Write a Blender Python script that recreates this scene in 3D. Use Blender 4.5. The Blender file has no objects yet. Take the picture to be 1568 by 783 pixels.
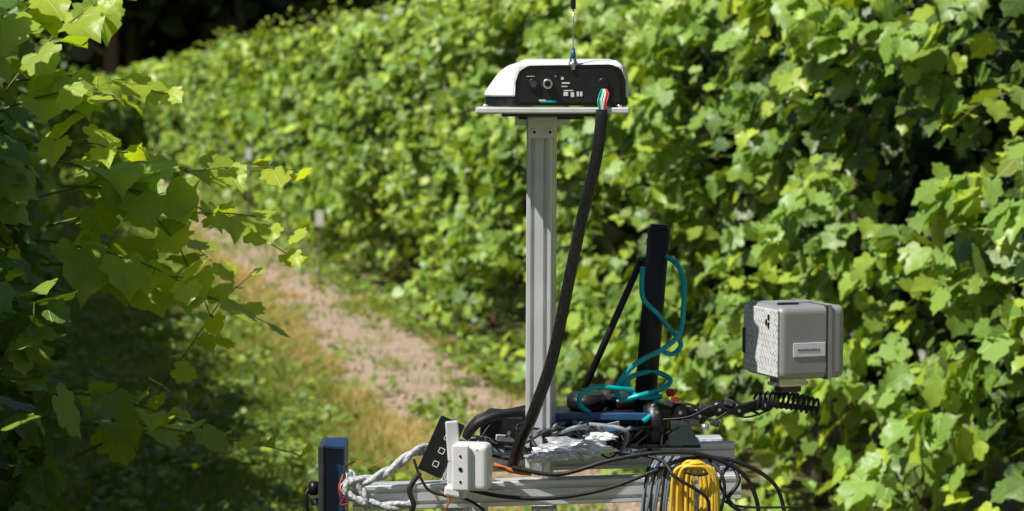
import bpy, bmesh, math, random
import numpy as np
from mathutils import Vector, Matrix, noise
random.seed(7); rng=np.random.default_rng(11)
sc=bpy.context.scene
sc.view_settings.view_transform='Standard'
try: sc.view_settings.look='None'
except Exception: pass
sc.view_settings.exposure=0; sc.view_settings.gamma=1

# ---------------- light ----------------
EL=math.radians(55); hx,hy=-0.87,-0.49
h=math.hypot(hx,hy); SUN=Vector((hx/h*math.cos(EL),hy/h*math.cos(EL),math.sin(EL)))
w=bpy.data.worlds.new("World"); sc.world=w; w.use_nodes=True
nt=w.node_tree; bg=nt.nodes['Background']; sky=nt.nodes.new('ShaderNodeTexSky')
sky.sky_type='NISHITA'; sky.sun_disc=False; sky.sun_elevation=EL; sky.sun_rotation=math.atan2(hx,hy)
nt.links.new(sky.outputs[0],bg.inputs[0]); bg.inputs[1].default_value=0.055
sl=bpy.data.lights.new("sun","SUN"); sl.energy=5.0; sl.angle=math.radians(0.5); sl.color=(1,0.97,0.91)
so=bpy.data.objects.new("sun",sl); sc.collection.objects.link(so)
so.rotation_euler=SUN.to_track_quat('Z','Y').to_euler(); so.location=(-10,-6,20)

# ---------------- camera ----------------
cam=bpy.data.cameras.new("camera"); co=bpy.data.objects.new("camera",cam); sc.collection.objects.link(co)
co.location=(0,0,1.70); co.rotation_euler=(math.radians(90-3.886),0,0)
cam.lens=85; cam.sensor_width=36; cam.clip_end=1000; cam.clip_start=0.05
cam.dof.use_dof=True; cam.dof.focus_distance=3.8; cam.dof.aperture_fstop=8.5
sc.camera=co

# ---------------- material helpers ----------------
def newmat(name):
    m=bpy.data.materials.new(name); m.use_nodes=True
    return m,m.node_tree,m.node_tree.nodes['Principled BSDF']
def N(nt,t,**k):
    n=nt.nodes.new(t)
    for a,b in k.items(): setattr(n,a,b)
    return n
def simple(name,col,rough=0.5,metal=0.0,var=0.15,scale=40,bump=0.0,bscale=200,coat=0):
    m,nt,p=newmat(name)
    tc=N(nt,'ShaderNodeTexCoord'); no=N(nt,'ShaderNodeTexNoise'); no.inputs['Scale'].default_value=scale; no.inputs['Detail'].default_value=6
    nt.links.new(tc.outputs['Object'],no.inputs['Vector'])
    r=N(nt,'ShaderNodeValToRGB'); r.color_ramp.elements[0].position=.3; r.color_ramp.elements[1].position=.7
    r.color_ramp.elements[0].color=tuple(c*(1-var) for c in col)+(1,); r.color_ramp.elements[1].color=tuple(min(1,c*(1+var*.6)) for c in col)+(1,)
    nt.links.new(no.outputs['Fac'],r.inputs[0]); nt.links.new(r.outputs[0],p.inputs['Base Color'])
    mr=N(nt,'ShaderNodeMapRange'); mr.inputs['To Min'].default_value=max(.05,rough-.1); mr.inputs['To Max'].default_value=min(1,rough+.12)
    nt.links.new(no.outputs['Fac'],mr.inputs[0]); nt.links.new(mr.outputs[0],p.inputs['Roughness'])
    p.inputs['Metallic'].default_value=metal
    if bump:
        n2=N(nt,'ShaderNodeTexNoise'); n2.inputs['Scale'].default_value=bscale; nt.links.new(tc.outputs['Object'],n2.inputs['Vector'])
        b=N(nt,'ShaderNodeBump'); b.inputs['Strength'].default_value=bump; b.inputs['Distance'].default_value=.002
        nt.links.new(n2.outputs['Fac'],b.inputs['Height']); nt.links.new(b.outputs[0],p.inputs['Normal'])
    if coat: p.inputs['Coat Weight'].default_value=coat
    return m
def leafmat(name,dark,light,young,trans=0.35,veins=True,rough=0.38,tm=(2.6,2.3,1.0)):
    m,nt,p=newmat(name); L=nt.links.new
    a=N(nt,'ShaderNodeAttribute',attribute_name='tone'); g=N(nt,'ShaderNodeAttribute',attribute_name='age')
    m1=N(nt,'ShaderNodeMix',data_type='RGBA'); m1.inputs['A'].default_value=dark+(1,); m1.inputs['B'].default_value=light+(1,); L(a.outputs['Fac'],m1.inputs['Factor'])
    m2=N(nt,'ShaderNodeMix',data_type='RGBA'); m2.inputs['B'].default_value=young+(1,); L(m1.outputs['Result'],m2.inputs['A']); L(g.outputs['Fac'],m2.inputs['Factor'])
    col=m2.outputs['Result']
    if veins:
        lp=N(nt,'ShaderNodeAttribute',attribute_name='lp'); sx=N(nt,'ShaderNodeSeparateXYZ'); L(lp.outputs['Vector'],sx.inputs[0])
        at=N(nt,'ShaderNodeMath',operation='ARCTAN2'); L(sx.outputs[0],at.inputs[0]); L(sx.outputs[1],at.inputs[1])
        mu=N(nt,'ShaderNodeMath',operation='MULTIPLY'); L(at.outputs[0],mu.inputs[0]); mu.inputs[1].default_value=3.6
        sn=N(nt,'ShaderNodeMath',operation='SINE'); L(mu.outputs[0],sn.inputs[0]); ab=N(nt,'ShaderNodeMath',operation='ABSOLUTE'); L(sn.outputs[0],ab.inputs[0])
        ln=N(nt,'ShaderNodeVectorMath',operation='LENGTH'); L(lp.outputs['Vector'],ln.inputs[0])
        m3=N(nt,'ShaderNodeMath',operation='MULTIPLY'); L(ab.outputs[0],m3.inputs[0]); L(ln.outputs['Value'],m3.inputs[1])
        mr=N(nt,'ShaderNodeMapRange'); mr.inputs['From Min'].default_value=.02; mr.inputs['From Max'].default_value=.09; mr.inputs['To Min'].default_value=.38; mr.inputs['To Max'].default_value=0
        L(m3.outputs[0],mr.inputs[0])
        m4=N(nt,'ShaderNodeMix',data_type='RGBA'); L(col,m4.inputs['A']); m4.inputs['B'].default_value=tuple(min(1,c*1.5) for c in light)+(1,); L(mr.outputs[0],m4.inputs['Factor'])
        col=m4.outputs['Result']
        no=N(nt,'ShaderNodeTexNoise'); no.inputs['Scale'].default_value=4; L(lp.outputs['Vector'],no.inputs['Vector'])
        ad=N(nt,'ShaderNodeMath',operation='ADD'); L(no.outputs['Fac'],ad.inputs[0]); L(mr.outputs[0],ad.inputs[1])
        b=N(nt,'ShaderNodeBump'); b.inputs['Strength'].default_value=.4; b.inputs['Distance'].default_value=.005; L(ad.outputs[0],b.inputs['Height']); L(b.outputs[0],p.inputs['Normal'])
    L(col,p.inputs['Base Color']); p.inputs['Roughness'].default_value=rough
    p.inputs['Specular IOR Level'].default_value=0.5
    tr=N(nt,'ShaderNodeBsdfTranslucent'); tcm=N(nt,'ShaderNodeMix',data_type='RGBA',blend_type='MULTIPLY'); tcm.inputs['Factor'].default_value=1
    L(col,tcm.inputs['A']); tcm.inputs['B'].default_value=tm+(1,); L(tcm.outputs['Result'],tr.inputs['Color'])
    mx=N(nt,'ShaderNodeMixShader'); mx.inputs[0].default_value=trans; L(p.outputs[0],mx.inputs[1]); L(tr.outputs[0],mx.inputs[2])
    L(mx.outputs[0],nt.nodes['Material Output'].inputs[0])
    return m

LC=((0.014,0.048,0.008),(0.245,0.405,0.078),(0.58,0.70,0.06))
M_leaf=leafmat('vine_leaf',*LC,trans=.20,rough=.42,tm=(2.3,2.0,0.4))
M_leaff=leafmat('vine_leaf_plain',*LC,trans=.18,rough=.43,tm=(2.3,2.0,0.4),veins=False)
M_leafb=leafmat('vine_leaf_branch',(0.03,0.08,0.014),LC[1],LC[2],trans=.42,rough=.40,tm=(2.1,2.0,0.4))
M_leafs=leafmat('vine_leaf_shaded_row',(0.010,0.035,0.006),(0.12,0.24,0.05),(0.36,0.50,0.05),trans=.16,rough=.42,tm=(2.1,2.0,0.4))  # darker copy of the vine leaf: left row's shade put into the colour
M_core=leafmat('vine_leaf_inner_shaded',(0.010,0.032,0.006),(0.025,0.06,0.012),(0.05,0.10,0.02),trans=.06,rough=.5,tm=(1.5,1.5,0.5),veins=False)  # near-black copy of the vine leaf; inner shade put into the colour
M_leafd=leafmat('tree_leaf_shaded',(0.012,0.022,0.008),(0.02,0.04,0.012),(0.03,0.05,0.015),trans=.15,veins=False,tm=(1.5,1.5,1))  # near-black albedo stands in for the woodland's deep shade
M_grass=leafmat('grass_blade',(0.12,0.24,0.025),(0.33,0.44,0.05),(0.70,0.52,0.24),trans=.35,veins=False,rough=.55,tm=(1.6,1.6,1.0))
M_bark=simple('bark',(0.10,0.07,0.045),.9,bump=.8,bscale=60,scale=20,var=.4)
M_cane=simple('cane',(0.16,0.17,0.05),.6,var=.3)
M_wood=simple('post_wood',(0.20,0.16,0.12),.9,bump=.6,bscale=80,var=.4)
M_wire=simple('wire',(0.4,0.4,0.4),.4,metal=.8)
M_tag=simple('tag_white',(0.8,0.8,0.78),.5)

# ---------------- object helpers ----------------
def link(o,parent=None):
    sc.collection.objects.link(o)
    if parent is not None:
        o.parent=parent; o.matrix_parent_inverse=Matrix.Translation(parent.location).inverted()
    return o
def empty(name,loc=(0,0,0)):
    e=bpy.data.objects.new(name,None); e.location=loc; e.empty_display_size=.1; sc.collection.objects.link(e); return e
def npmesh(name,co_,tris,mat,parent=None,attrs=None,smooth=False):
    me=bpy.data.meshes.new(name); nv=len(co_); nf=len(tris); k=tris.shape[1]
    me.vertices.add(nv); me.vertices.foreach_set('co',co_.astype(np.float32).ravel())
    me.loops.add(nf*k); me.loops.foreach_set('vertex_index',tris.astype(np.int32).ravel())
    me.polygons.add(nf); me.polygons.foreach_set('loop_start',np.arange(0,nf*k,k,dtype=np.int32)); 
    try: me.polygons.foreach_set('loop_total',np.full(nf,k,dtype=np.int32))
    except Exception: pass
    me.polygons.foreach_set('use_smooth',np.full(nf,smooth))
    for n,(ty,arr) in (attrs or {}).items():
        a=me.attributes.new(n,ty,'POINT'); a.data.foreach_set('vector' if ty=='FLOAT_VECTOR' else 'value',arr.astype(np.float32).ravel())
    me.update(calc_edges=True); me.validate()
    me.materials.append(mat)
    return link(bpy.data.objects.new(name,me),parent)

half=[(0.13,-0.14),(0.33,-0.13),(0.45,0.02),(0.44,0.12),(0.60,0.28),(0.54,0.40),(0.40,0.43),(0.43,0.64),(0.28,0.76),(0.15,0.80)]
outl=[(0,0)]+half+[(0,1.0)]+[(-x,y) for x,y in reversed(half)]
def ztop(x,y): return 0.22*abs(x)-0.30*(y-0.3)**2-0.25*x*x
T_HI=np.array([(0,0.3,ztop(0,.3)-0.0)]+[(x,y,ztop(x,y)+0.03*math.sin(9*x+7*y)) for x,y in outl])
n_=len(outl); F_HI=np.array([(0,1+i,1+(i+1)%n_) for i in range(n_)])
lo=[(0,-.05),(.45,-.08),(.58,.36),(.3,.75),(0,1),(-.3,.75),(-.58,.36),(-.45,-.08)]
T_LO=np.array([(x,y,ztop(x,y)) for x,y in lo]); F_LO=np.array([(0,1,2),(0,2,3),(0,3,4),(0,4,5),(0,5,6),(0,6,7)])
def nrm(a): return a/np.maximum(np.linalg.norm(a,axis=1,keepdims=True),1e-9)
def leaves(name,c,nor,tip,size,tone,age,mat,parent,T=T_HI,F=F_HI):
    nor=nrm(nor); tip=nrm(tip-nor*np.sum(tip*nor,1,keepdims=True)); b=np.cross(tip,nor)
    k=len(T); s=size[:,None,None]
    squ=rng.uniform(.8,1.15,(len(c),1,1)); curl=rng.uniform(-.6,2.4,(len(c),1,1))
    V=c[:,None,:]+s*(T[None,:,0:1]*squ*b[:,None,:]+T[None,:,1:2]*tip[:,None,:]+T[None,:,2:3]*curl*nor[:,None,:])
    V=V.reshape(-1,3); Fa=(F[None]+ (np.arange(len(c))*k)[:,None,None]).reshape(-1,3)
    lp=np.tile(T*np.array([1,1,0]),(len(c),1))
    return npmesh(name,V,Fa,mat,parent,{'tone':('FLOAT',np.repeat(tone,k)),'age':('FLOAT',np.repeat(age,k)),'lp':('FLOAT_VECTOR',lp)},smooth=True)

def tubes(name,paths,mat,parent,sides=5):
    VV=[];FF=[];off=0
    for pts,rad in paths:
        n=len(pts)
        for i,p in enumerate(pts):
            d=(Vector(pts[min(i+1,n-1)])-Vector(pts[max(i-1,0)])).normalized()
            u=d.cross(Vector((0.31,0.2,0.93)) if abs(d.z)<.8 else Vector((1,0.1,0))).normalized(); v=d.cross(u)
            r=rad[i] if hasattr(rad,'__len__') else rad
            for k in range(sides):
                a=2*math.pi*k/sides; VV.append(tuple(Vector(p)+u*r*math.cos(a)+v*r*math.sin(a)))
        for i in range(n-1):
            for k in range(sides):
                k2=(k+1)%sides; FF.append((off+i*sides+k,off+i*sides+k2,off+(i+1)*sides+k2,off+(i+1)*sides+k))
        off+=n*sides
    return npmesh(name,np.array(VV),np.array(FF),mat,parent,smooth=True)

# ---------------- vineyard geometry (rows run along RD) ----------------
al=math.atan(0.1956); RD=np.array([-math.sin(al),math.cos(al),0]); RN=np.array([math.cos(al),math.sin(al),0])
SN=np.array([SUN.x,SUN.y,SUN.z])
def Wp(q,t,z): 
    return q[:,None]*RN+t[:,None]*RD+np.stack([np.zeros_like(z),np.zeros_like(z),z],1)
def nz(a,b,c): return np.array([noise.noise(Vector((x,y,z))) for x,y,z in zip(a,b,c)])

def shoot(start,dirv,length,acc,canes,size=.09,droop=.5,n=None,rad=.003,lit=0.0,step=.055):
    """one cane with alternating leaves shrinking to a pale tip"""
    p=np.array(start,float); d=np.array(dirv,float); d/=np.linalg.norm(d); n=n or max(4,int(length/step)); st=length/n
    pts=[tuple(p)]
    for i in range(n):
        f=(i+1)/n
        d=d+np.array([random.gauss(0,.10),random.gauss(0,.10),random.gauss(0,.08)-droop*.12]); d/=np.linalg.norm(d)
        p=p+d*st; pts.append(tuple(p))
        side=np.cross(d,[0,0,1]); side/=max(1e-6,np.linalg.norm(side)); sg=1 if i%2 else -1
        pe=side*sg*random.uniform(.5,1)+np.array([0,0,random.uniform(-.3,.5)])+d*.5
        s=size*(1-.68*f)*random.uniform(.8,1.2)+.012
        acc['c'].append(p+pe*s*.35); acc['n'].append(np.array([random.gauss(0,.45),random.gauss(0,.45)-.4,1.0])+side*sg*.3)
        acc['t'].append(pe+np.array([0,0,-.5])); acc['s'].append(s); acc['r'].append(min(1,random.random()*.7+lit)); acc['a'].append(min(.9,max(0,.08+.7*f**1.6+random.gauss(0,.1)+lit*.5)))  # lit makes leaves paler: sunlight put into their colour
        pts_pet=[tuple(p),tuple(p+pe*s*.35)]; canes.append((pts_pet,rad*.4))
    canes.append((pts,[rad*(1-.7*i/n) for i in range(n+1)]))

def row(name,qf,thick,t0,t1,height,side,near_end,lai=5.0,zmin=.15,qface_fn=None,shoots=True,sz0=.08,amp=1.0,hfn=None,thin=0.0,core=2.2,core_in=.40,core_top=.32,shoot_from=0,nmat=None):
    e=empty(name,tuple(qf*RN+t0*RD)); acc={k:[] for k in 'cntsra'}; canes=[]
    def gen(ta,tb,lai,sz,T,F,nm,mat):
        n=int((tb-ta)*height*lai/(sz*sz*.75))
        t=rng.uniform(ta,tb,n); z=zmin+(height+.25-zmin)*rng.random(n)**.92
        dep=np.where(rng.random(n)<.70, rng.exponential(.08,n), rng.uniform(0,thick,n)); dep=np.minimum(dep,thick)
        big=nz(t*.6,z*.9,np.full(n,qf*3.1)); med=nz(t*1.8,z*2.1,np.full(n,qf*5+7)); fine=nz(t*4.2,z*4.6,np.full(n,3.3+qf))
        prof=.30*np.clip(z/height-.35,0,1)**1.3+.34*np.clip(.30-z/height,0,1)*2.0
        face=amp*(.28*big+.42*med+.32*fine)-prof*min(1,amp)
        H=height if hfn is None else hfn(t)
        top=H+.22*nz(t*.8,t*0,t*0+qf)+.26*nz(t*2.6,t*0,t*0+qf*2)
        dens=.58+1.9*fine+1.1*med
        keep=(z<top)&((rng.random(n)<dens)|(dep>.34))&(rng.random(n)<np.clip((z-.05)/.55,.10,1))
        if thin: keep&=rng.random(n)>thin*np.clip((z-1.3)/.5,0,1)
        qq=(qf if qface_fn is None else qface_fn(t))
        q=qq+side*(dep-face)
        q=np.where(z>height*.8, q+side*rng.uniform(0,1,n)*thick*.5*(z/height-.8)*5*.6,q)
        c=Wp(q,t,z)[keep]; n2=len(c)
        out=-side*RN*.5+np.array([0,-.15,.28])+SN*.45
        nor=out[None]+rng.normal(0,.54,(n2,3)); tip=-side*RN[None]*.5+np.array([[0,0,-.9]])+rng.normal(0,.45,(n2,3))
        s=sz*rng.uniform(.5,1.3,n2); zz=z[keep]; dd=dep[keep]
        rn=np.clip(.52+.7*med[keep]+.6*fine[keep]+rng.normal(0,.27,n2)-np.clip(dd-.04,0,.4)*2.6,0,1)  # leaves darken with depth into the hedge: inner shade put into colour
        ag=np.clip((rng.random(n2)**4)*.75+.40*np.clip(zz/height-.72,0,1)*3*rng.random(n2)+.03,0,1)*np.where(dd<.10,1,.15)  # pale young tint also cut with depth, part of the painted shade
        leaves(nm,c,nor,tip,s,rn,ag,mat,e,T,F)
    gen(t0,near_end,lai,sz0,T_HI,F_HI,'foliage_near',nmat or M_leaf)
    gen(near_end,min(t1,45),lai*.85,.11,T_LO,F_LO,'foliage_middle',M_leaff)
    if t1>45: gen(45,t1,lai*.7,.17,T_LO,F_LO,'foliage_far',M_leaff)
    if core:   # dense inner leaves added to block light; their material carries shade in its colour
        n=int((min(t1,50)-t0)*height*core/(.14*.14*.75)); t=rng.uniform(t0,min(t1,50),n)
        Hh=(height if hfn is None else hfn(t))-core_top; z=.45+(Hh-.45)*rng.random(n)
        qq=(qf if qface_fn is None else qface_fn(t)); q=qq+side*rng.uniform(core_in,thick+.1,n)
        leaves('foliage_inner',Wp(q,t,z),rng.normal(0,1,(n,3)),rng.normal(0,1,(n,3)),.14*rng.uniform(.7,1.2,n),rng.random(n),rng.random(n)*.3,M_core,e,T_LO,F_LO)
    if shoots:
        t=t0+.2
        while t<min(t1,40):
            t+=random.uniform(.04,.11)*(1 if t<20 else 2)
            top=random.random()<.4
            qq=qf if qface_fn is None else float(qface_fn(np.array([t]))[0])
            if top: q=qq+side*random.uniform(.1,thick*.7); z=height*random.uniform(.9,1.0); d=np.array([random.gauss(0,.4),random.gauss(0,.4),1.0])-side*RN*.25; L=random.uniform(.2,.55)
            else: q=qq+side*(.1+.1*(1-amp)); z=height*random.uniform(.25,.98); d=-side*RN+np.array([random.gauss(0,.6),random.gauss(0,.6),random.uniform(-.3,.8)]); L=random.uniform(.15,.42)*(.5 if amp<1 else 1)
            if not top and t<shoot_from: continue
            shoot(q*RN+t*RD+np.array([0,0,z]),d,L,acc,canes,size=.08,droop=.9)
        A=[np.array(acc[k]) for k in 'cntsra']
        leaves('shoot_leaves',A[0],A[1],A[2],A[3],A[4],A[5],M_leaf,e)
    # trunks, posts, wires
    tp=[]; t=t0+.4
    while t<min(t1,60):
        q=qf+side*thick*.5; b=q*RN+t*RD; pts=[]
        for i in range(7):
            pts.append(tuple(b+np.array([random.gauss(0,.025),random.gauss(0,.03),i*.16])))
        tp.append((pts,[.035-.003*i for i in range(7)]))
        t+=random.uniform(1.1,1.4)
    tubes('vine_trunks',tp,M_bark,e,8)
    pp=[]; t=t0+.1
    while t<t1:
        b=(qf+side*thick*.5)*RN+t*RD; pp.append(([tuple(b),tuple(b+np.array([0,0,height*.82]))],.045)); t+=6
    tubes('posts',pp,M_wood,e,10)
    ww=[]
    for z in (.75,1.1,1.5,1.75):
        a=(qf+side*thick*.5)*RN+t0*RD; b=(qf+side*thick*.5)*RN+t1*RD
        ww.append(([tuple(a+np.array([0,0,z])),tuple(b+np.array([0,0,z]))],.0016))
    tubes('trellis_wires',ww,M_wire,e,4)
    if canes: tubes('canes',canes,M_cane,e,4)
    return e
QR=2.70; QL=-0.06
row('grapevine_row',QR,.90,3.0,88,2.38,+1,22,lai=4.4)
def qleft(t):
    s=np.clip((t-36)/16,0,1); s=s*s*(3-2*s)
    return np.where(t<4.1,-.36,np.where(t<6,QL,QL-.02))+2.2*s
def hleft(t): return np.where(t<4.2,1.98,np.where(t<9,2.02,2.0))  # unseen near stretch, added and kept tall to shade the row end
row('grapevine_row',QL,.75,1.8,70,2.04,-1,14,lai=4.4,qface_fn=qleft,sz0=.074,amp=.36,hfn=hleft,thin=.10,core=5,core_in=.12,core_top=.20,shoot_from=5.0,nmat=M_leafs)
row('grapevine_row',QR+2.7,.7,8,80,2.35,+1,9,lai=1.2,shoots=False,core=1)

# overhanging shoots of the near left vine
e=empty('grapevine_branch',(-.75,4.6,1.3)); acc={k:[] for k in 'cntsra'}; canes=[]
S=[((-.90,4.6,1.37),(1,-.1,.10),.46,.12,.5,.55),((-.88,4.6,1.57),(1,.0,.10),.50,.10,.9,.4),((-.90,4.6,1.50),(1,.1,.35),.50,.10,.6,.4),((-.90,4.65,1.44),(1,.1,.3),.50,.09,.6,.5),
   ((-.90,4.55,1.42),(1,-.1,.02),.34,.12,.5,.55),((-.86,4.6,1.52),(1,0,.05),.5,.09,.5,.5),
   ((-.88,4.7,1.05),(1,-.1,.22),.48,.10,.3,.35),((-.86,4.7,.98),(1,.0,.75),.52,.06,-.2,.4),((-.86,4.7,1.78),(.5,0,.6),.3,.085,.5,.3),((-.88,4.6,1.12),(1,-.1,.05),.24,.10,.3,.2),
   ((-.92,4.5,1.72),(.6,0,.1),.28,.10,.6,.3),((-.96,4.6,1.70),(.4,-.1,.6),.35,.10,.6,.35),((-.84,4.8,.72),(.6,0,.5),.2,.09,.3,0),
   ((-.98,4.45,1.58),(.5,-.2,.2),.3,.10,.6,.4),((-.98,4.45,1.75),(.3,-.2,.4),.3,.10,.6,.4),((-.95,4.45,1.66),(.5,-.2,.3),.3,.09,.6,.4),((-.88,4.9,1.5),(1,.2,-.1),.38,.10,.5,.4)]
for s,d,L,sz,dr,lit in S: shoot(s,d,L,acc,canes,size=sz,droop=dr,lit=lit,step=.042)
A=[np.array(acc[k]) for k in 'cntsra']; leaves('branch_leaves',A[0],A[1],A[2],A[3],A[4],A[5],M_leafb,e); tubes('branch_canes',canes,M_cane,e,5)

# row marker tags
for i,(q,t,z) in enumerate(((2.38,28,.98),(2.34,20.5,.62))):
    e=empty('row_marker',tuple(q*RN+t*RD)); b=q*RN+t*RD
    tubes('stake',[([tuple(b),tuple(b+np.array([0,0,z]))],.012)],M_wood,e,6)
    me=bpy.data.meshes.new('tag'); bm=bmesh.new(); bmesh.ops.create_cube(bm,size=1); bmesh.ops.scale(bm,vec=(.07,.012,.13),verts=bm.verts); bmesh.ops.bevel(bm,geom=bm.edges[:],offset=.004,segments=2); bm.to_mesh(me); bm.free(); me.materials.append(M_tag)
    o=bpy.data.objects.new('tag',me); o.location=tuple(b+np.array([0,-.02,z])); link(o,e)

# ---------------- ground ----------------
m,nt,p=newmat('ground_soil_grass'); L=nt.links.new
geo=N(nt,'ShaderNodeNewGeometry'); dot=N(nt,'ShaderNodeVectorMath',operation='DOT_PRODUCT'); L(geo.outputs['Position'],dot.inputs[0]); dot.inputs[1].default_value=tuple(RN)
def noi(s,d=6,r=.55):
    n=N(nt,'ShaderNodeTexNoise'); n.inputs['Scale'].default_value=s; n.inputs['Detail'].default_value=d; n.inputs['Roughness'].default_value=r; L(geo.outputs['Position'],n.inputs['Vector']); return n.outputs['Fac']
def mth(op,a,b):
    n=N(nt,'ShaderNodeMath',operation=op)
    for i,v in enumerate((a,b)):
        if isinstance(v,(int,float)): n.inputs[i].default_value=v
        else: L(v,n.inputs[i])
    return n.outputs[0]
def rng_(v,a,b,c=0,d=1):
    n=N(nt,'ShaderNodeMapRange',interpolation_type='SMOOTHSTEP'); L(v,n.inputs[0])
    for i,x in enumerate((a,b,c,d)): n.inputs[i+1].default_value=x
    return n.outputs[0]
def mix(f,a,b):
    n=N(nt,'ShaderNodeMix',data_type='RGBA')
    L(f,n.inputs['Factor'])
    for k,v in (('A',a),('B',b)):
        if isinstance(v,tuple): n.inputs[k].default_value=v+(1,)
        else: L(v,n.inputs[k])
    return n.outputs['Result']
q2=mth('ADD',dot.outputs['Value'],mth('MULTIPLY',mth('SUBTRACT',noi(2.5),.5),.8))
dm=mth('MULTIPLY',rng_(q2,1.6,1.9),rng_(q2,2.95,2.75))
dirt=mix(noi(9,8,.7),(0.48,0.34,0.25),(0.85,0.66,0.51))
dirt=mix(rng_(noi(60,4,.6),.55,.7),dirt,(0.32,0.21,0.14))
dirt=mix(rng_(noi(4,5,.6),.56,.72),dirt,(0.30,0.22,0.12))
soil=mix(noi(5),(0.12,0.14,0.03),(0.46,0.34,0.15)); soil=mix(rng_(noi(1.3),.4,.62),soil,(0.16,0.24,0.04))
L(mix(dm,soil,dirt),p.inputs['Base Color']); p.inputs['Roughness'].default_value=.95
b=N(nt,'ShaderNodeBump'); b.inputs['Strength'].default_value=1; b.inputs['Distance'].default_value=.05; L(mth('ADD',noi(14,8,.7),mth('MULTIPLY',noi(70,3),.3)),b.inputs['Height']); L(b.outputs[0],p.inputs['Normal'])
me=bpy.data.meshes.new('ground'); bm=bmesh.new(); bmesh.ops.create_grid(bm,x_segments=60,y_segments=60,size=400); bm.to_mesh(me); bm.free(); me.materials.append(m)
link(bpy.data.objects.new('ground',me))

# grass (one mesh)
def grass(n,ta,tb,hs,ws,qa=.0,qb=2.75,pw=1.0):
    t=ta+(tb-ta)*rng.random(n)**pw; q=rng.uniform(qa,qb,n)
    pn=nz(q*1.2,t*.9,t*0); pf=nz(q*4,t*3,t*0+5)
    edge=1.86+.32*pn+.16*pf
    inpath=(q>edge-.02)&(q<2.54+.25*pf)
    keep=(~inpath|(rng.random(n)<.04+.5*(pf>.27)))&(rng.random(n)<.55+.9*pf+.3)
    t,q,pn,pf=t[keep],q[keep],pn[keep],pf[keep]; edge=edge[keep]; n=len(t)
    dry=np.clip(1-np.abs(q-(edge-.20))/.30,0,1)*(.7+.9*pn)+np.clip(pn*1.3+pf*.8,0,1)*.6
    dry=np.clip(dry+rng.normal(0,.16,n),0,1)
    H=hs*rng.uniform(.4,1.3,n)*(1+1.5*np.clip(1-np.abs(q-(edge-.25))/.25,0,1)*(dry>.4))
    base=Wp(q,t,np.zeros(n)); a=rng.uniform(0,2*np.pi,n); s=np.stack([np.cos(a),np.sin(a),0*a],1)*(ws*rng.uniform(.6,1.4,n))[:,None]
    ln=rng.normal(0,.55,(n,3)); ln[:,2]=0; up=np.array([[0,0,1]])
    m1=base+(up*.55+ln*.22)*H[:,None]; tp=base+(up*.9+ln*.8)*H[:,None]
    V=np.stack([base-s,base+s,m1+s*.8,m1-s*.8,tp],1).reshape(-1,3); o=(np.arange(n)*5)[:,None,None]
    F=(np.array([(0,1,2),(0,2,3),(3,2,4)])[None]+o).reshape(-1,3)
    return V,F,np.repeat(rng.random(n),5),np.repeat(dry,5)
parts=[grass(80000,8.5,20,.055,.0034),grass(45000,18,38,.08,.007),grass(18000,36,70,.13,.015),grass(7000,2,9,.06,.003)]
off=0;VV=[];FF=[];RR=[];AA=[]
for V,F,r,a in parts: VV.append(V);FF.append(F+off);RR.append(r);AA.append(a);off+=len(V)
npmesh('grass',np.concatenate(VV),np.concatenate(FF),M_grass,None,{'tone':('FLOAT',np.concatenate(RR)),'age':('FLOAT',np.concatenate(AA))})
# clover / weeds
n=28000; t=8.5+32*rng.random(n)**1.5; q=rng.uniform(.0,2.85,n); pf=nz(q*2.2,t*1.6,t*0+9)
keep=((q<1.65)&(pf>.0))|((q>2.5)&(pf>-.05))|((q>1.65)&(pf>.26)); t,q,pf=t[keep],q[keep],pf[keep]; n=len(t)
c=Wp(q,t,rng.uniform(.01,.09,n)*np.where(q>2.4,1.8,1)); nor=np.array([[0,-.1,1]])+rng.normal(0,.4,(n,3)); tip=rng.normal(0,1,(n,3))
leaves('ground_weeds',c,nor,tip,rng.uniform(.02,.05,n)*np.where(q>2.4,1.3,1),.2+rng.random(n)*.7,rng.random(n)**3*.6,M_leaff,None,T_LO,F_LO)
# clods
M_stone=simple('clod',(0.54,0.40,0.30),.95,bump=.5,scale=30,var=.35)
ico=bmesh.new(); bmesh.ops.create_icosphere(ico,subdivisions=1,radius=1); IV=np.array([v.co[:] for v in ico.verts]); IF=np.array([[v.index for v in f.verts] for f in ico.faces]); ico.free()
n=2600; t=8.5+26*rng.random(n)**1.4; q=rng.uniform(1.8,2.75,n); s=.006+.02*rng.random(n)**3
V=Wp(q,t,s*.3)[:,None]+IV[None]*s[:,None,None]*rng.uniform(.6,1.3,(n,len(IV),1)); F=(IF[None]+(np.arange(n)*len(IV))[:,None,None]).reshape(-1,3)
npmesh('soil_clods',V.reshape(-1,3),F,M_stone)

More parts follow.
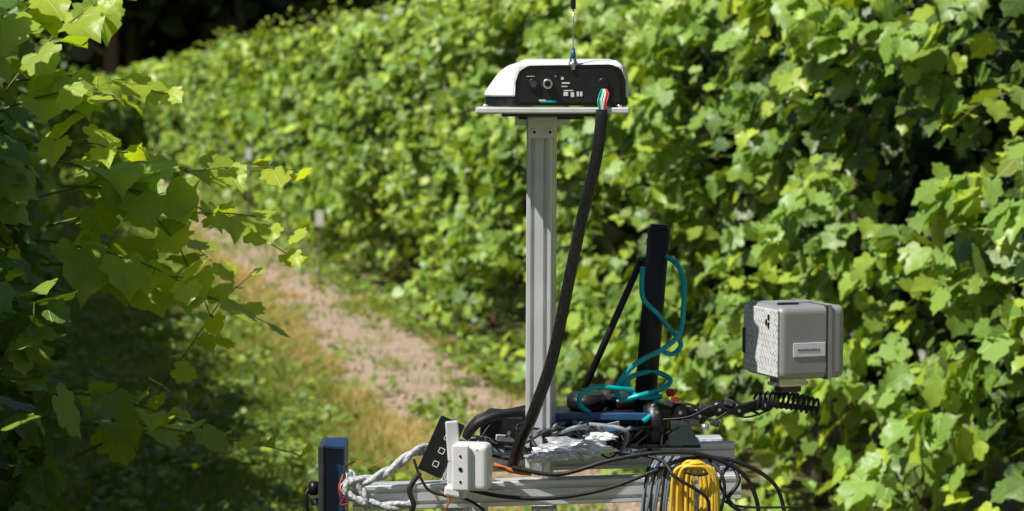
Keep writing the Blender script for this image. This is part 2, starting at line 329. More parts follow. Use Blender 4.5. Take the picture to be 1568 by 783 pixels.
# ---------------- distant woodland ----------------
def crown(cx,cy,z0,z1,r,n):
    u=rng.normal(0,1,(n,3)); u/=np.linalg.norm(u,axis=1,keepdims=True); rr=rng.random(n)**.45
    c=u*rr[:,None]*np.array([r,r,(z1-z0)/2])+np.array([cx,cy,(z0+z1)/2]); k=nz(c[:,0]*.35,c[:,1]*.35,c[:,2]*.35)
    return c[k>-.12]
C=[];tr=[]
for i in range(30):
    x=-62+i*4.2+random.uniform(-1,1); 
    for yy in (97,105,113):
        y=yy+random.uniform(-2,2); xx=x+random.uniform(-2,2)
        C.append(crown(xx,y,random.uniform(2.5,4.5),random.uniform(12,17),random.uniform(3.5,5),600))
        b=Vector((xx,y,0)); tr.append(([tuple(b),tuple(b+Vector((.2,.1,3))),tuple(b+Vector((.3,-.2,7))),tuple(b+Vector((0,.2,12)))],[.35,.28,.2,.06]))
        for k in range(4):
            a=random.uniform(0,6.28); s_=b+Vector((.2,0,3+k*1.3)); tr.append(([tuple(s_),tuple(s_+Vector((math.cos(a)*2.4,math.sin(a)*2.4,1.6)))],[.12,.03]))
n=12000; C.append(np.stack([rng.uniform(-65,65,n),rng.uniform(108,118,n),rng.uniform(0,6,n)],1))
C=np.concatenate(C); n=len(C); ew=empty('distant_trees',(0,100,0))
leaves('tree_foliage',C,rng.normal(0,1,(n,3))+np.array([[0,0,.6]]),rng.normal(0,1,(n,3)),rng.uniform(.6,1.3,n),rng.random(n),rng.random(n)**2,M_leafd,ew,T_LO,F_LO)
tubes('tree_trunks',tr,M_bark,ew,8)

# =====================================================================
# ROBOT  (millimetres; x across, y away from the camera side, z height)
# =====================================================================
RY=3.70
def P(x,y,z): return Vector((x/1000,RY+y/1000,z/1000))
ALU=simple('aluminium_anodised',(0.80,0.81,0.83),.32,metal=.25,var=.10,scale=15)
BLK=simple('black_plastic',(0.014,0.014,0.016),.35,var=.3,scale=60,bump=.15)
RUB=simple('black_rubber',(0.014,0.014,0.015),.5,var=.3,bump=.3,bscale=500)
GLS=simple('gloss_black',(0.006,0.006,0.008),.16)
WHT=simple('white_plastic',(0.82,0.82,0.81),.38,var=.06,scale=18)
WHT2=simple('white_off',(0.76,0.76,0.75),.45,var=.12,scale=25)
NAVY=simple('navy_paint',(0.015,0.050,0.15),.35,var=.3)
BLUE=simple('blue_rail',(0.03,0.10,0.24),.35,var=.2)
TEAL=simple('teal_hose',(0.0,0.42,0.47),.25,var=.1)
YEL=simple('yellow_cable',(0.93,0.62,0.06),.4,var=.12)
GRYC=simple('grey_cable',(0.22,0.27,0.32),.4,var=.2)
RED=simple('red_plastic',(0.6,0.03,0.02),.4); GRN=simple('green_wire',(0.03,0.35,0.12),.4); ORG=simple('orange_wire',(0.5,0.15,0.03),.5)
FOIL=simple('foil',(0.80,0.81,0.84),.22,metal=.6,var=.1,bump=.3,bscale=60)
STEEL=simple('steel',(0.65,0.65,0.66),.28,metal=.8)
GREY=simple('scanner_grey',(0.36,0.37,0.365),.40,metal=.15,var=.08,scale=12,bump=.1,bscale=400)
DKG=simple('dark_grey',(0.06,0.06,0.065),.5)
LAB=simple('label_paper',(0.90,0.88,0.97),.5,var=.03)
INK=simple('ink',(0.12,0.12,0.18),.6)
TYRE=simple('tyre',(0.02,0.02,0.02),.8,bump=.6)

def bmobj(name,bm,mat,parent,smooth=False,autos=False):
    me=bpy.data.meshes.new(name); bmesh.ops.recalc_face_normals(bm,faces=bm.faces[:]); bm.to_mesh(me); bm.free()
    me.materials.append(mat)
    if smooth:
        for f in me.polygons: f.use_smooth=True
    return link(bpy.data.objects.new(name,me),parent)
def box(name,c,d,mat,parent,rot=(0,0,0),bev=1.5,seg=2):
    bm=bmesh.new(); bmesh.ops.create_cube(bm,size=1); bmesh.ops.scale(bm,vec=[v/1000 for v in d],verts=bm.verts)
    if bev: bmesh.ops.bevel(bm,geom=bm.edges[:],offset=bev/1000,segments=seg,profile=.5,affect='EDGES')
    o=bmobj(name,bm,mat,parent); o.location=P(*c); o.rotation_euler=[math.radians(r) for r in rot]; return o
def cyl(name,a,b,r,mat,parent,r2=None,n=24,bev=0):
    a=P(*a); b=P(*b); d=b-a; bm=bmesh.new(); bmesh.ops.create_cone(bm,cap_ends=True,segments=n,radius1=r/1000,radius2=(r if r2 is None else r2)/1000,depth=d.length)
    if bev: bmesh.ops.bevel(bm,geom=[e for e in bm.edges if any(len(f.verts)>4 for f in e.link_faces)],offset=bev/1000,segments=2,affect='EDGES')
    o=bmobj(name,bm,mat,parent)
    for f in o.data.polygons: f.use_smooth=len(f.vertices)<=4
    o.location=(a+b)/2; o.rotation_euler=d.to_track_quat('Z','Y').to_euler(); return o
def catmull(pts,k=8,closed=False):
    pts=[Vector(p) for p in pts]; out=[]; n=len(pts)
    for i in range(n if closed else n-1):
        if closed: p0,p1,p2,p3=pts[i-1],pts[i],pts[(i+1)%n],pts[(i+2)%n]
        else: p0,p1,p2,p3=pts[max(i-1,0)],pts[i],pts[i+1],pts[min(i+2,n-1)]
        for j in range(k):
            t=j/k; out.append(.5*((2*p1)+(-p0+p2)*t+(2*p0-5*p1+4*p2-p3)*t*t+(-p0+3*p1-3*p2+p3)*t**3))
    if not closed: out.append(pts[-1])
    return out
def cable(name,pts,r,mat,parent,closed=False,k=8,mm=True):
    pp=[P(*p) for p in pts] if mm else pts
    pp=catmull(pp,k,closed)
    cu=bpy.data.curves.new(name,'CURVE'); cu.dimensions='3D'; s=cu.splines.new('POLY'); s.points.add(len(pp)-1)
    for i,p_ in enumerate(pp): s.points[i].co=(*p_,1)
    s.use_cyclic_u=closed; cu.bevel_depth=r/1000; cu.bevel_resolution=3; cu.use_fill_caps=True; cu.materials.append(mat)
    s.use_smooth=True
    return link(bpy.data.objects.new(name,cu),parent)
def extr(name,a,b,w,h,parent,mat=None,roll=0):
    """T-slot aluminium profile w x h with real slots, between a and b"""
    a=P(*a); b=P(*b); d=b-a; s=3.2; dp=6.5; r=1.5
    def side(L):
        k=max(1,round(L/20)); out=[]
        for i in range(k):
            c=-L/2+L*(i+.5)/k; out+=[(c-s,0),(c-s,2.2),(c-s-2,2.6),(c-s+1,dp),(c+s-1,dp),(c+s+2,2.6),(c+s,2.2),(c+s,0)]
        return out
    pts=[]
    for (L,o,ang) in ((w,h,0),(h,w,90),(w,h,180),(h,w,270)):
        ca,sa=math.cos(math.radians(ang)),math.sin(math.radians(ang))
        for x,y in [(-L/2+r,0)]+side(L)+[(L/2-r,0)]:
            X,Y=x,-o/2+y; pts.append((X*ca-Y*sa,X*sa+Y*ca))
    bm=bmesh.new(); f=[[bm.verts.new((x/1000,y/1000,z)) for x,y in pts] for z in (-d.length/2,d.length/2)]
    n=len(pts)
    for i in range(n): bm.faces.new((f[0][i],f[0][(i+1)%n],f[1][(i+1)%n],f[1][i]))
    bm.faces.new(f[0]); bm.faces.new(f[1][::-1])
    o=bmobj(name,bm,mat or ALU,parent); o.location=(a+b)/2
    z=d.normalized(); up=Vector((0,-1,0)) if abs(z.y)<.9 else Vector((0,0,1)); y=(up-z*up.dot(z)).normalized()*-1; x=y.cross(z)
    R3=Matrix((x,y,z)).transposed()
    if roll: R3=R3@Matrix.Rotation(math.radians(roll),3,'Z')
    o.rotation_euler=R3.to_euler(); return o
def prism(name,pts,y0,y1,mat,parent,bev=0):
    bm=bmesh.new(); f=[[bm.verts.new(P(x,y,z)) for x,z in pts] for y in (y0,y1)]; n=len(pts)
    for i in range(n): bm.faces.new((f[0][i],f[0][(i+1)%n],f[1][(i+1)%n],f[1][i]))
    bm.faces.new(f[0]); bm.faces.new(f[1][::-1])
    if bev: bmesh.ops.bevel(bm,geom=bm.edges[:],offset=bev/1000,segments=2,affect='EDGES')
    return bmobj(name,bm,mat,parent)

# ---- robot body ----
R=empty('field_robot',P(40,100,0))
extr('mast',(44,40,1108),(46,20,1662),40,40,R,roll=-12)
box('mast_top_bracket',(46,-10,1645),(46,8,34),ALU,R,bev=2)
for x in (34,58):
    cyl('bracket_bolt',(x,-14,1638),(x,-19,1638),4.5,STEEL,R); cyl('bolt_socket',(x,-19,1638),(x,-19.6,1638),2.4,GLS,R)
for x in (18,76): box('bracket_wing',(x,15,1655),(26,30,14),ALU,R,bev=2)
box('clamp_rail',(60,10,1660),(100,24,6),DKG,R)
# main frame bars
extr('front_bar',(-245,-10,1077),(352,10,1092),38,38,R)
extr('rear_bar',(-60,330,1095),(352,345,1100),40,40,R)
extr('upper_bar',(-40,90,1120),(352,100,1128),38,20,R)
extr('cross_bar_left',(-95,12,1092),(-95,340,1092),30,30,R)
extr('cross_bar_right',(330,32,1100),(330,330,1100),30,30,R)
for n_i,(x,y) in enumerate(((-86,8),(300,14),(-60,330),(320,345))):
    extr('leg_%d'%n_i,(x,y,1056),(x,y,330),40,40,R)
extr('mast_stub',(50,25,1055),(50,25,500),40,40,R)
for y,nm in ((8,'front'),(340,'rear')): extr('lower_rail_'+nm,(-200,y-60 if y<100 else y+60,420),(440,y-60 if y<100 else y+60,420),40,40,R)
for x in (-60,310): extr('lower_cross',(x,-70,465),(x,420,465),40,40,R)
box('drive_box',(120,170,560),(360,260,140),DKG,R,bev=10)
for i,(x,y) in enumerate(((-190,-90),(430,-90),(-190,430),(430,430))):
    w_=cyl('wheel_%d'%i,(x,y-45,200),(x,y+45,200),200,TYRE,R,n=48,bev=18); cyl('hub_%d'%i,(x,y-50,200),(x,y+50,200),95,ALU,R,n=32,bev=5)
    extr('wheel_strut_%d'%i,(x,y+(70 if y<0 else -70),200),(x,y+(70 if y<0 else -70),440),40,40,R)
    for k in range(24):
        a=k*math.pi/12; box('tread',(x+198*math.cos(a),y,200+198*math.sin(a)),(12,88,16),TYRE,R,rot=(0,-math.degrees(a),0),bev=2)
# deck
box('deck_plate',(130,190,1146),(330,280,5),BLK,R)
box('controller_box',(128,150,1172),(165,120,34),BLK,R,bev=4)
box('blue_rail',(128,60,1192),(170,12,11),BLUE,R)
box('blue_edge',(128,70,1172),(155,8,6),BLUE,R)
cyl('puck',(120,160,1190),(120,160,1216),32,BLK,R,bev=4); cyl('puck2',(180,190,1190),(180,190,1209),30,BLK,R,bev=3)
box('module',(40,150,1170),(80,60,24),DKG,R,rot=(0,6,12),bev=3)
box('battery_pack',(-10,110,1172),(70,70,40),BLK,R,rot=(0,4,-10),bev=4); box('hub_box',(20,60,1158),(46,34,26),BLK,R,rot=(0,-6,16),bev=3)
box('relay',(215,110,1175),(60,50,40),BLK,R,rot=(0,-8,20),bev=3)
box('relay_blue',(150,60,1165),(36,22,14),BLUE,R,rot=(5,-8,10))
box('terminal_strip',(5,36,1160),(60,14,9),WHT2,R,rot=(0,5,8)); box('fuse',(60,20,1168),(22,14,16),DKG,R,rot=(0,10,30)); box('paper_tag',(150,20,1182),(34,1,10),WHT2,R,rot=(20,-12,8),bev=0)
box('warn_knob',(252,120,1222),(14,14,12),RED,R,bev=4)
for k in range(6): box('plug_%d'%k,(70+k*22,62,1158+(k%3)*4),(12,16,10),(BLK,DKG,WHT2,GRN,BLK,GRYC)[k],R,rot=(0,k*11-20,k*17),bev=1)
# left tilted black side panel with squares, white strip
pn=box('side_panel',(-108,-36,1158),(40,5,90),BLK,R,rot=(0,24,0),bev=2)
for k in range(3):
    a=math.radians(24); zz=-28+k*22; cx=-109+zz*math.sin(a)+4; cz=1158+zz*math.cos(a)
    for (dx,dz,w2,h2) in ((0,5,11,1.6),(0,-5,11,1.6),(5,0,1.6,11),(-5,0,1.6,11)):
        box('mark',(cx+dx*.8*math.cos(a)+dz*.8*math.sin(a),-39.2,cz-dx*.8*math.sin(a)+dz*.8*math.cos(a)),(w2*.8,1,h2*.8),WHT,R,rot=(0,24,0),bev=0)
box('white_strap_plate',(-90,-42,1168),(20,6,62),WHT2,R,rot=(0,-4,10),bev=2.5)
extr('white_upright',(-89,-28,1090),(-91,-28,1192),20,20,R,mat=WHT2)
for k in range(3):
    cable('strap_%d'%k,[(-72,20+30*k,1165),(-50,10+30*k,1190),(-10,20+30*k,1202-k*3),(40,40+30*k,1200),(60,60,1180)],7-k,RUB,R)
extr('short_leg',(-86,-30,1055),(-86,-30,985),24,24,R)

# ---- socket box ----
J=empty('junction_box',P(-58,-60,1130))
box('housing',(-61,-64,1133),(58,40,72),WHT,J,rot=(0,0,-12),bev=9,seg=4)
box('lid',(-77,-86,1134),(26,8,70),WHT,J,rot=(0,0,-12),bev=3,seg=3)
box('foot',(-84,-60,1094),(34,30,16),WHT2,J,rot=(0,8,-12),bev=4)
for z in (1152,1132,1113):
    cyl('socket_hole',(-77,-88,z),(-78,-91,z),1.8 if z!=1132 else 3,GLS,J)
box('clip',(-50,-84,1160),(8,5,4),DKG,J)

# ---- GNSS receiver ----
G=empty('gnss_receiver',P(65,0,1677))
def ring(z,li,fi,ri):
    return [(2+li*.2,-90+fi,z),(166-ri*.3,-90+fi,z),(176-ri,-66+fi,z),(176-ri,80-fi,z),(150-ri,110-fi*1.4,z),(-10+li*.4,110-fi*1.4,z),(-42+li,60-fi,z),(-42+li,-30+fi*.4,z)]
def loft(name,rings,mat):
    bm=bmesh.new(); vs=[[bm.verts.new(P(*p)) for p in r] for r in rings]; n=len(rings[0])
    for a,b in zip(vs,vs[1:]):
        for i in range(n): bm.faces.new((a[i],a[(i+1)%n],b[(i+1)%n],b[i]))
    bm.faces.new(vs[0][::-1]); bm.faces.new(vs[-1])
    bmesh.ops.bevel(bm,geom=[e for e in bm.edges],offset=.0018,segments=2,affect='EDGES')
    return bmobj(name,bm,mat,G)
loft('base_shell',[ring(1678,2,3,2),ring(1692,2,3,2)],BLK)
loft('white_shell',[ring(1692.5,0,0,0),ring(1698,0,0,0),ring(1729,22,1,3),ring(1739,36,3,9),ring(1746,58,22,24),ring(1749,80,60,60)],WHT)
prism('front_panel',[(4,1679),(5,1714),(11,1730),(24,1738),(146,1740),(161,1735),(169,1716),(170,1679)],-94,-85,GLS,G,bev=1.5)
prism('panel_lip',[(10,1683),(11,1711),(16,1725),(27,1732),(143,1734),(154,1729),(161,1714),(162,1683)],-96.5,-93,BLK,G,bev=1)
cyl('connector',(53,-96,1711),(53,-108,1711),7.5,STEEL,G,bev=1); cyl('connector_core',(53,-108,1711),(53,-109,1711),4.5,GLS,G)
cyl('connector_b',(32,-96,1711),(32,-101,1711),8,BLK,G,bev=1); cyl('connector_c',(136,-96,1712),(136,-102,1712),8,BLK,G,bev=1)
cyl('connector_ring',(32,-101,1711),(32,-102,1711),5,DKG,G)
box('led',(65,-97,1722),(3,2,3),GRN,G,bev=.5)
for x,z,a,b_ in ((80,1712,12,2.4),(78,1707,9,1.6),(84,1701,14,1.6),(80,1696,7,6),(90,1695,5,7),(98,1696,3.5,7),(103,1696,3.5,7),(28,1722,12,1),(75,1719,4,4)):
    box('print',(x,-97.2,z),(a,1,b_),WHT2,G,bev=.3)
box('print_teal',(54,-97.2,1685),(24,1,3),TEAL,G,bev=.3); box('print_small',(45,-97.2,1686.5),(10,1.5,2),WHT2,G,bev=.3)
pl=empty('mounting_plate',P(59,0,1670))
box('plate',(60,5,1671.5),(228,236,9),WHT2,pl,bev=2)
for x in (-40,160): 
    for y in (-95,95): cyl('plate_bolt',(x,y,1676),(x,y,1680),4,STEEL,pl)
box('plate_lip',(60,0,1664.5),(150,120,5),DKG,pl,bev=1)
AN=empty('radio_antenna',P(91,-70,1740))
cyl('base_nut',(91,-88,1735),(91,-88,1744),8,STEEL,AN,n=6,bev=1); cyl('base_cone',(91,-88,1744),(91,-88,1764),5.5,BLUE,AN,r2=2.4)
cyl('base_clip',(91,-98,1732),(91,-96,1748),3,STEEL,AN)
cyl('whip',(91,-88,1762),(91,-88,1830),1.2,STEEL,AN); cyl('whip_sleeve',(91,-88,1822),(91,-88,2020),4,BLK,AN,r2=3)

# ---- thick braided cable ----
m,nt,p=newmat('braided_sleeve'); tc=N(nt,'ShaderNodeTexCoord'); wv=N(nt,'ShaderNodeTexNoise'); wv.inputs['Scale'].default_value=420; wv.inputs['Detail'].default_value=2
nt.links.new(tc.outputs['Object'],wv.inputs[0]); rr=N(nt,'ShaderNodeValToRGB'); rr.color_ramp.elements[0].position=.4; rr.color_ramp.elements[1].position=.65; rr.color_ramp.elements[0].color=(.006,.006,.006,1); rr.color_ramp.elements[1].color=(.035,.035,.037,1); nt.links.new(wv.outputs['Fac'],rr.inputs[0]); nt.links.new(rr.outputs[0],p.inputs['Base Color'])
bb=N(nt,'ShaderNodeBump'); bb.inputs['Strength'].default_value=.35; bb.inputs['Distance'].default_value=.0008; nt.links.new(wv.outputs['Fac'],bb.inputs['Height']); nt.links.new(bb.outputs[0],p.inputs['Normal']); p.inputs['Roughness'].default_value=.3
BRA=m
K=empty('sleeved_cable',P(134,-110,1670))
cable('sleeve',[(133,-118,1672),(132,-120,1655),(126,-118,1608),(116,-110,1560),(103,-100,1505),(84,-88,1410),(70,-80,1340),(57,-72,1285),(31,-60,1210),(14,-40,1170),(1,-20,1126)],9.2,BRA,K,k=12)
for i,(mt,dx) in enumerate(((GRN,-3),(WHT2,0),(ORG,3),(RED,5),(TEAL,-1),(WHT2,2))):
    cable('wire_%d'%i,[(136+dx*.5,-98,1705),(135+dx*1.6,-108,1696),(132+dx*1.6,-116,1684),(133+dx*.7,-118,1668)],1.2,mt,K)

# ---- black foam post, rod, hose ----
B=empty('padded_post',P(215,120,1150))
cyl('post',(208,130,1150),(233,120,1486),17.5,RUB,B,bev=3); cyl('post_cap',(233,120,1484),(233.3,120,1490),14,BLK,B)
for z,x in ((1460,231),(1330,221),(1250,215)): cyl('tie',(x,126,z),(x+.4,126,z+6),18.2,BLK,B)
cyl('brace_rod',(116,150,1225),(206,140,1432),5.5,RUB,B)
H=empty('air_hose',P(240,90,1300))
cable('hose',[(244,110,1440),(262,90,1425),(270,80,1395),(268,75,1350),(262,72,1320),(238,70,1298),(205,72,1280),(182,75,1262),(165,80,1235),(172,70,1218),(205,62,1226),(240,80,1235),(250,110,1245),(225,115,1256),(192,95,1252),(178,80,1238),(200,66,1222),(235,74,1222)],4.2,TEAL,H)
cable('hose_b',[(205,80,1425),(203,72,1400),(206,70,1375),(228,78,1352),(250,110,1325),(268,120,1300),(255,110,1285),(240,90,1290)],4.0,TEAL,H)
cable('hose_c',[(228,80,1225),(222,60,1200),(205,50,1185)],4.2,TEAL,H)
cable('hose_d',[(190,70,1232),(165,60,1236),(130,60,1238),(108,62,1226),(108,66,1208),(122,70,1196)],4.2,TEAL,H)

# ---- articulated arm ----
AR=empty('robotic_arm',P(225,60,1200))
joints=[(226,70,1200),(262,55,1201),(292,50,1196),(322,45,1207),(352,40,1206),(392,30,1216)]
cyl('arm_base',(226,70,1150),(226,70,1212),20,BLK,AR,bev=4)
for i,(a,b) in enumerate(zip(joints,joints[1:])):
    d=P(*b)-P(*a); mid=[(u+v)/2 for u,v in zip(a,b)]; ang=math.degrees(math.atan2(-(b[2]-a[2]),b[0]-a[0]))
    box('link_%d'%i,mid,(d.length*1000,20,19-i),BLK,AR,rot=(0,ang,0),bev=3)
    box('link_cover_%d'%i,(mid[0],mid[1]-10,mid[2]+1),(d.length*600,4,9),GLS,AR,rot=(0,ang,0),bev=1)
for i,j in enumerate(joints):
    cyl('joint_%d'%i,(j[0],j[1]-17,j[2]),(j[0],j[1]+17,j[2]),13.5-i*.7,BLK,AR,bev=2); cyl('joint_screw_%d'%i,(j[0],j[1]-17,j[2]),(j[0],j[1]-20,j[2]),2.5,STEEL,AR)
for j in ((244,40,1216),(284,34,1186),(315,30,1186),(337,28,1218),(270,36,1185),(298,32,1210)): box('servo_detail',j,(14,12,10),DKG,AR,rot=(0,j[0]%23,0),bev=1.5)
cyl('knob',(300,30,1184),(300,30,1174),6,STEEL,AR); box('red_tag',(254,45,1220),(12,10,9),RED,AR,bev=2)
cable('arm_cable',[(240,45,1215),(280,30,1214),(310,28,1190),(350,25,1212),(385,20,1200)],2,RUB,AR)
cable('arm_cable_b',[(236,40,1190),(275,28,1196),(318,25,1214),(360,22,1196),(400,10,1210)],1.6,RUB,AR)
sp=[]
for i in range(150):
    f=i/149; a=f*13*2*math.pi; x=376+100*f; z=1222-12*f+ (6*math.sin(f*3.1)); sp.append((x+3*math.sin(a),20+15*math.cos(a),z+12*math.sin(a)))
cable('coiled_lead',sp,2.1,RUB,AR,k=2)
box('wrist_bar',(425,20,1214),(98,16,8),BLK,AR,rot=(0,6,0),bev=2)
# ---- scanner box ----
m,nt,p=newmat('vented_plate'); tc=N(nt,'ShaderNodeTexCoord'); mp=N(nt,'ShaderNodeMapping'); mp.inputs['Rotation'].default_value=(math.radians(35),math.radians(90),0); nt.links.new(tc.outputs['Object'],mp.inputs[0])
br=N(nt,'ShaderNodeTexBrick'); br.inputs['Scale'].default_value=80; br.inputs['Mortar Size'].default_value=.045; br.inputs['Mortar Smooth'].default_value=.2; br.inputs['Color1'].default_value=(.80,.80,.78,1); br.inputs['Color2'].default_value=(.74,.74,.72,1); br.inputs['Mortar'].default_value=(.12,.12,.12,1)
br.inputs['Brick Width'].default_value=.9; br.inputs['Row Height'].default_value=.6
nt.links.new(mp.outputs[0],br.inputs[0]); nn=N(nt,'ShaderNodeTexNoise'); nn.inputs['Scale'].default_value=90; nt.links.new(tc.outputs['Object'],nn.inputs[0])
rr=N(nt,'ShaderNodeMapRange'); rr.inputs['From Min'].default_value=.45; rr.inputs['From Max'].default_value=.65; nt.links.new(nn.outputs['Fac'],rr.inputs[0])
mm_=N(nt,'ShaderNodeMix',data_type='RGBA'); nt.links.new(rr.outputs[0],mm_.inputs['Factor']); nt.links.new(br.outputs['Color'],mm_.inputs['A']); mm_.inputs['B'].default_value=(.78,.78,.76,1)
nt.links.new(mm_.outputs['Result'],p.inputs['Base Color']); p.inputs['Roughness'].default_value=.5
VEN=m
S_=empty('sensor_box',P(436,20,1318))
th=20; ca,sa=math.cos(math.radians(th)),math.sin(math.radians(th))
def sb(name,c,d,mat,**k):
    x=436+c[0]*ca-c[1]*sa; y=20+c[0]*sa+c[1]*ca
    return box(name,(x,y,1318+c[2]),d,mat,S_,rot=(0,0,th),**k)
sb('housing',(0,0,0),(113,126,112),GREY,bev=11,seg=5)
sb('vented_side',(-56.6,0,0),(3,118,102),VEN,bev=1)
sb('seam',(24,0,0),(3.2,127.4,113.4),DKG,bev=0) 
sb('seam_cover',(29,0,0),(6,127.9,113.9),GREY,bev=0)
sb('label',(-6,-63.6,-10),(54,1.2,21),LAB,bev=.4)
for k in range(9): sb('label_text',(-24+k*4.2,-64.4,-10),(2.6 if k%3 else 3.2,.6,3),INK,bev=0)
sb('top_slot',(-22,-22,56),(34,12,6),BLK,bev=2); sb('top_handle',(0,10,57),(60,30,3),GREY,bev=1.2)
for y,z in ((-30,38),(-22,30),(-30,26)): sb('port',(-58.5,y,z),(2,5,9),GLS,bev=.5)
sb('hinge',(-56,56,-5),(8,10,40),DKG,bev=2)
sb('neck',(-14,-8,-63),(48,34,16),STEEL,bev=3); sb('neck_screw',(-14,-8,-75),(34,26,10),DKG,bev=2); sb('foot',(-14,-8,-67),(60,22,5),WHT2,bev=1)
# foil
def foil(name,c,d,seed,mat,parent):
    bm=bmesh.new(); bmesh.ops.create_icosphere(bm,subdivisions=4,radius=1)
    for v in bm.verts:
        q=v.co*1.7+Vector((seed,0,0)); k=1+.5*noise.noise(q)+.35*abs(noise.noise(q*2.0))+.12*noise.noise(q*6); v.co=Vector((v.co.x*d[0]*k,v.co.y*d[1]*k,v.co.z*d[2]*k))/1000
    o=bmobj(name,bm,mat,parent); o.location=P(*c); return o
F_=empty('crumpled_foil',P(95,20,1150))
foil('foil_a',(96,-6,1152),(48,24,15),2,FOIL,F_); foil('foil_b',(60,-16,1142),(32,18,9),9,FOIL,F_); foil('foil_c',(136,4,1168),(22,14,6),5,WHT2,F_)
# ---- left navy box ----
NB=empty('battery_box',P(-276,0,1100))
box('case',(-272,10,1085),(32,90,150),NAVY,NB,bev=3); box('end_plate',(-291,0,1085),(9,96,154),DKG,NB,bev=2)
box('top_lip',(-272,-4,1158),(34,80,6),NAVY,NB,rot=(0,4,0)); cyl('plug',(-297,-20,1092),(-312,-20,1092),11,BLK,NB,bev=2); cyl('plug_b',(-297,-14,1070),(-309,-14,1070),6,STEEL,NB)
box('latch',(-256,-38,1100),(4,8,60),DKG,NB)
cable('plug_lead',[(-310,-20,1092),(-316,-24,1080),(-312,-22,1050),(-300,-10,1010)],3,RUB,NB)
# ---- white braided lead ----
m,nt,p=newmat('white_braid'); tc=N(nt,'ShaderNodeTexCoord'); vo=N(nt,'ShaderNodeTexVoronoi'); vo.inputs['Scale'].default_value=160; nt.links.new(tc.outputs['Object'],vo.inputs[0])
rr=N(nt,'ShaderNodeValToRGB'); rr.color_ramp.elements[0].color=(.8,.8,.8,1); rr.color_ramp.elements[1].color=(.30,.31,.33,1); nt.links.new(vo.outputs['Distance'],rr.inputs[0]); nt.links.new(rr.outputs[0],p.inputs['Base Color'])
bb=N(nt,'ShaderNodeBump'); bb.invert=True; bb.inputs['Strength'].default_value=.8; bb.inputs['Distance'].default_value=.002; nt.links.new(vo.outputs['Distance'],bb.inputs['Height']); nt.links.new(bb.outputs[0],p.inputs['Normal']); p.inputs['Roughness'].default_value=.6
WB=m
WC=empty('wrapped_cable',P(-200,-40,1110))
def twist(name,pts,r,parent,mat,turn=.09,amp=4):
    base=catmull([P(*q) for q in pts],10)
    for s in (0,math.pi):
        out=[b+Vector((0,math.cos(i*turn*3+s)*amp/1000,math.sin(i*turn*3+s)*amp/1000)) for i,b in enumerate(base)]
        cable(name,out,r,mat,parent,k=1,mm=False)
twist('braid',[(-125,-10,1153),(-150,-25,1148),(-176,-35,1130),(-200,-40,1115),(-225,-42,1107),(-248,-38,1108)],5,WC,WB)
twist('braid_low',[(-240,-40,1110),(-254,-42,1098),(-246,-44,1083),(-215,-44,1072),(-180,-44,1068),(-150,-42,1073)],4.5,WC,WB)
twist('braid_mid',[(-248,-35,1120),(-235,-40,1100),(-225,-44,1085),(-222,-44,1070)],4,WC,WB)
for i,(mt,dz) in enumerate(((RED,0),(ORG,8),(BLUE,-6),(RED,-14),(WHT2,12))):
    cable('loose_wire_%d'%i,[(-256,-36,1112+dz),(-264+i*3,-44,1100+dz),(-262,-46,1085+dz),(-250,-44,1078+dz*.4)],1.1,mt,WC)
cable('loose_red',[(-262,-20,1120),(-240,-25,1134),(-215,-30,1128),(-190,-30,1140)],1.0,ORG,WC)
# ---- cable tangle ----
T_=empty('cable_bundle',P(100,-20,1120))
for i in range(28):
    x0=random.uniform(-90,60); x1=x0+random.uniform(100,240); n=6; pts=[]
    for k in range(n):
        f=k/(n-1); pts.append((x0+(x1-x0)*f+random.gauss(0,12),random.uniform(-10,95),1150+random.uniform(-26,28)+14*math.sin(f*3)))
    cable('lead_%d'%i,pts,random.choice((1.6,2.2,3,3.6)),RUB if i%7 else GRYC,T_)
cable('lead_long_a',[(-90,-40,1100),(-20,-50,1085),(60,-52,1082),(140,-50,1095),(210,-48,1120),(260,-46,1140),(320,-46,1142),(370,-45,1125),(405,-42,1095),(420,-40,1040)],3.2,RUB,T_)
cable('lead_long_b',[(0,-45,1128),(70,-50,1118),(150,-52,1140),(225,-52,1152),(290,-50,1148),(350,-46,1120),(375,-44,1070),(372,-40,1020)],3.4,RUB,T_)
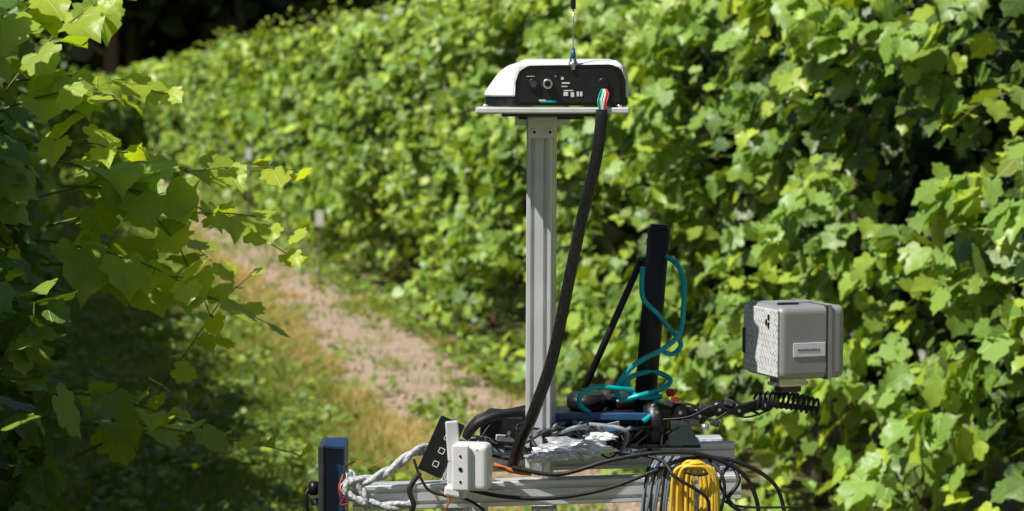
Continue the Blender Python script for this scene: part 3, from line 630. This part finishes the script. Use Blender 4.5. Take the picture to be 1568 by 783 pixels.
cable('lead_long_c',[(170,-40,1150),(225,-60,1142),(246,-84,1120),(292,-86,1090),(300,-80,1060),(322,-48,1035)],2.6,RUB,T_)
cable('lead_long_d',[(330,-40,1130),(316,-50,1105),(330,-52,1080),(345,-48,1060),(340,-40,1040)],2.4,RUB,T_)
cable('lead_long_e',[(320,-50,1080),(335,-54,1072),(370,-54,1068),(440,-50,1068)],1.8,RUB,T_)
cable('lead_long_f',[(-140,-44,1120),(-156,-48,1095),(-150,-50,1070),(-160,-48,1045),(-155,-40,1010)],4,RUB,T_)
cable('lead_long_g',[(-150,-40,1140),(-138,-48,1110),(-120,-50,1090),(-70,-50,1080),(-40,-52,1060),(-20,-50,1030)],2.2,RUB,T_)
cable('lead_long_i',[(300,-40,1140),(318,-66,1120),(322,-68,1090),(314,-64,1050),(318,-48,1010)],2.6,RUB,T_)
cable('lead_long_j',[(330,-30,1140),(345,-56,1110),(328,-62,1080),(352,-60,1055),(345,-48,1010)],3.2,RUB,T_)
cable('lead_orange',[(-110,-46,1092),(-95,-52,1080),(-102,-50,1060),(-92,-48,1030)],1.4,ORG,T_)
cable('lead_copper',[(-28,-30,1130),(0,-38,1122),(30,-40,1118)],4,ORG,T_)
for k in range(9):
    x=200+k*4.6; cable('grey_lead_%d'%k,[(x+20,-20,1140),(x+8,-40,1125),(x+random.uniform(-3,3),-46,1090),(x-4+random.uniform(-4,4),-44,1040),(x,-38,980)],2.6,GRYC if k%3 else RUB,T_)
Y_=empty('yellow_cable_coil',P(278,-50,1090))
for k in range(18):
    cx=278+random.uniform(-4,4); wd=4+k*1.6; y=-58-random.uniform(0,14); tp=1138-abs(k-9)*.6+random.uniform(-3,3)
    cable('loop_%d'%k,[(cx-wd*.85,y,tp-6),(cx,y-2,tp),(cx+wd*.85,y,tp-6),(cx+wd+4,y,1090),(cx+wd,y,1020),(cx,y,985-k),(cx-wd,y,1020),(cx-wd-2,y,1090)],2.5,YEL,Y_,closed=True,k=6)
cable('tie_wrap',[(262,-78,1126),(280,-82,1122),(296,-78,1124)],2.4,RUB,Y_)
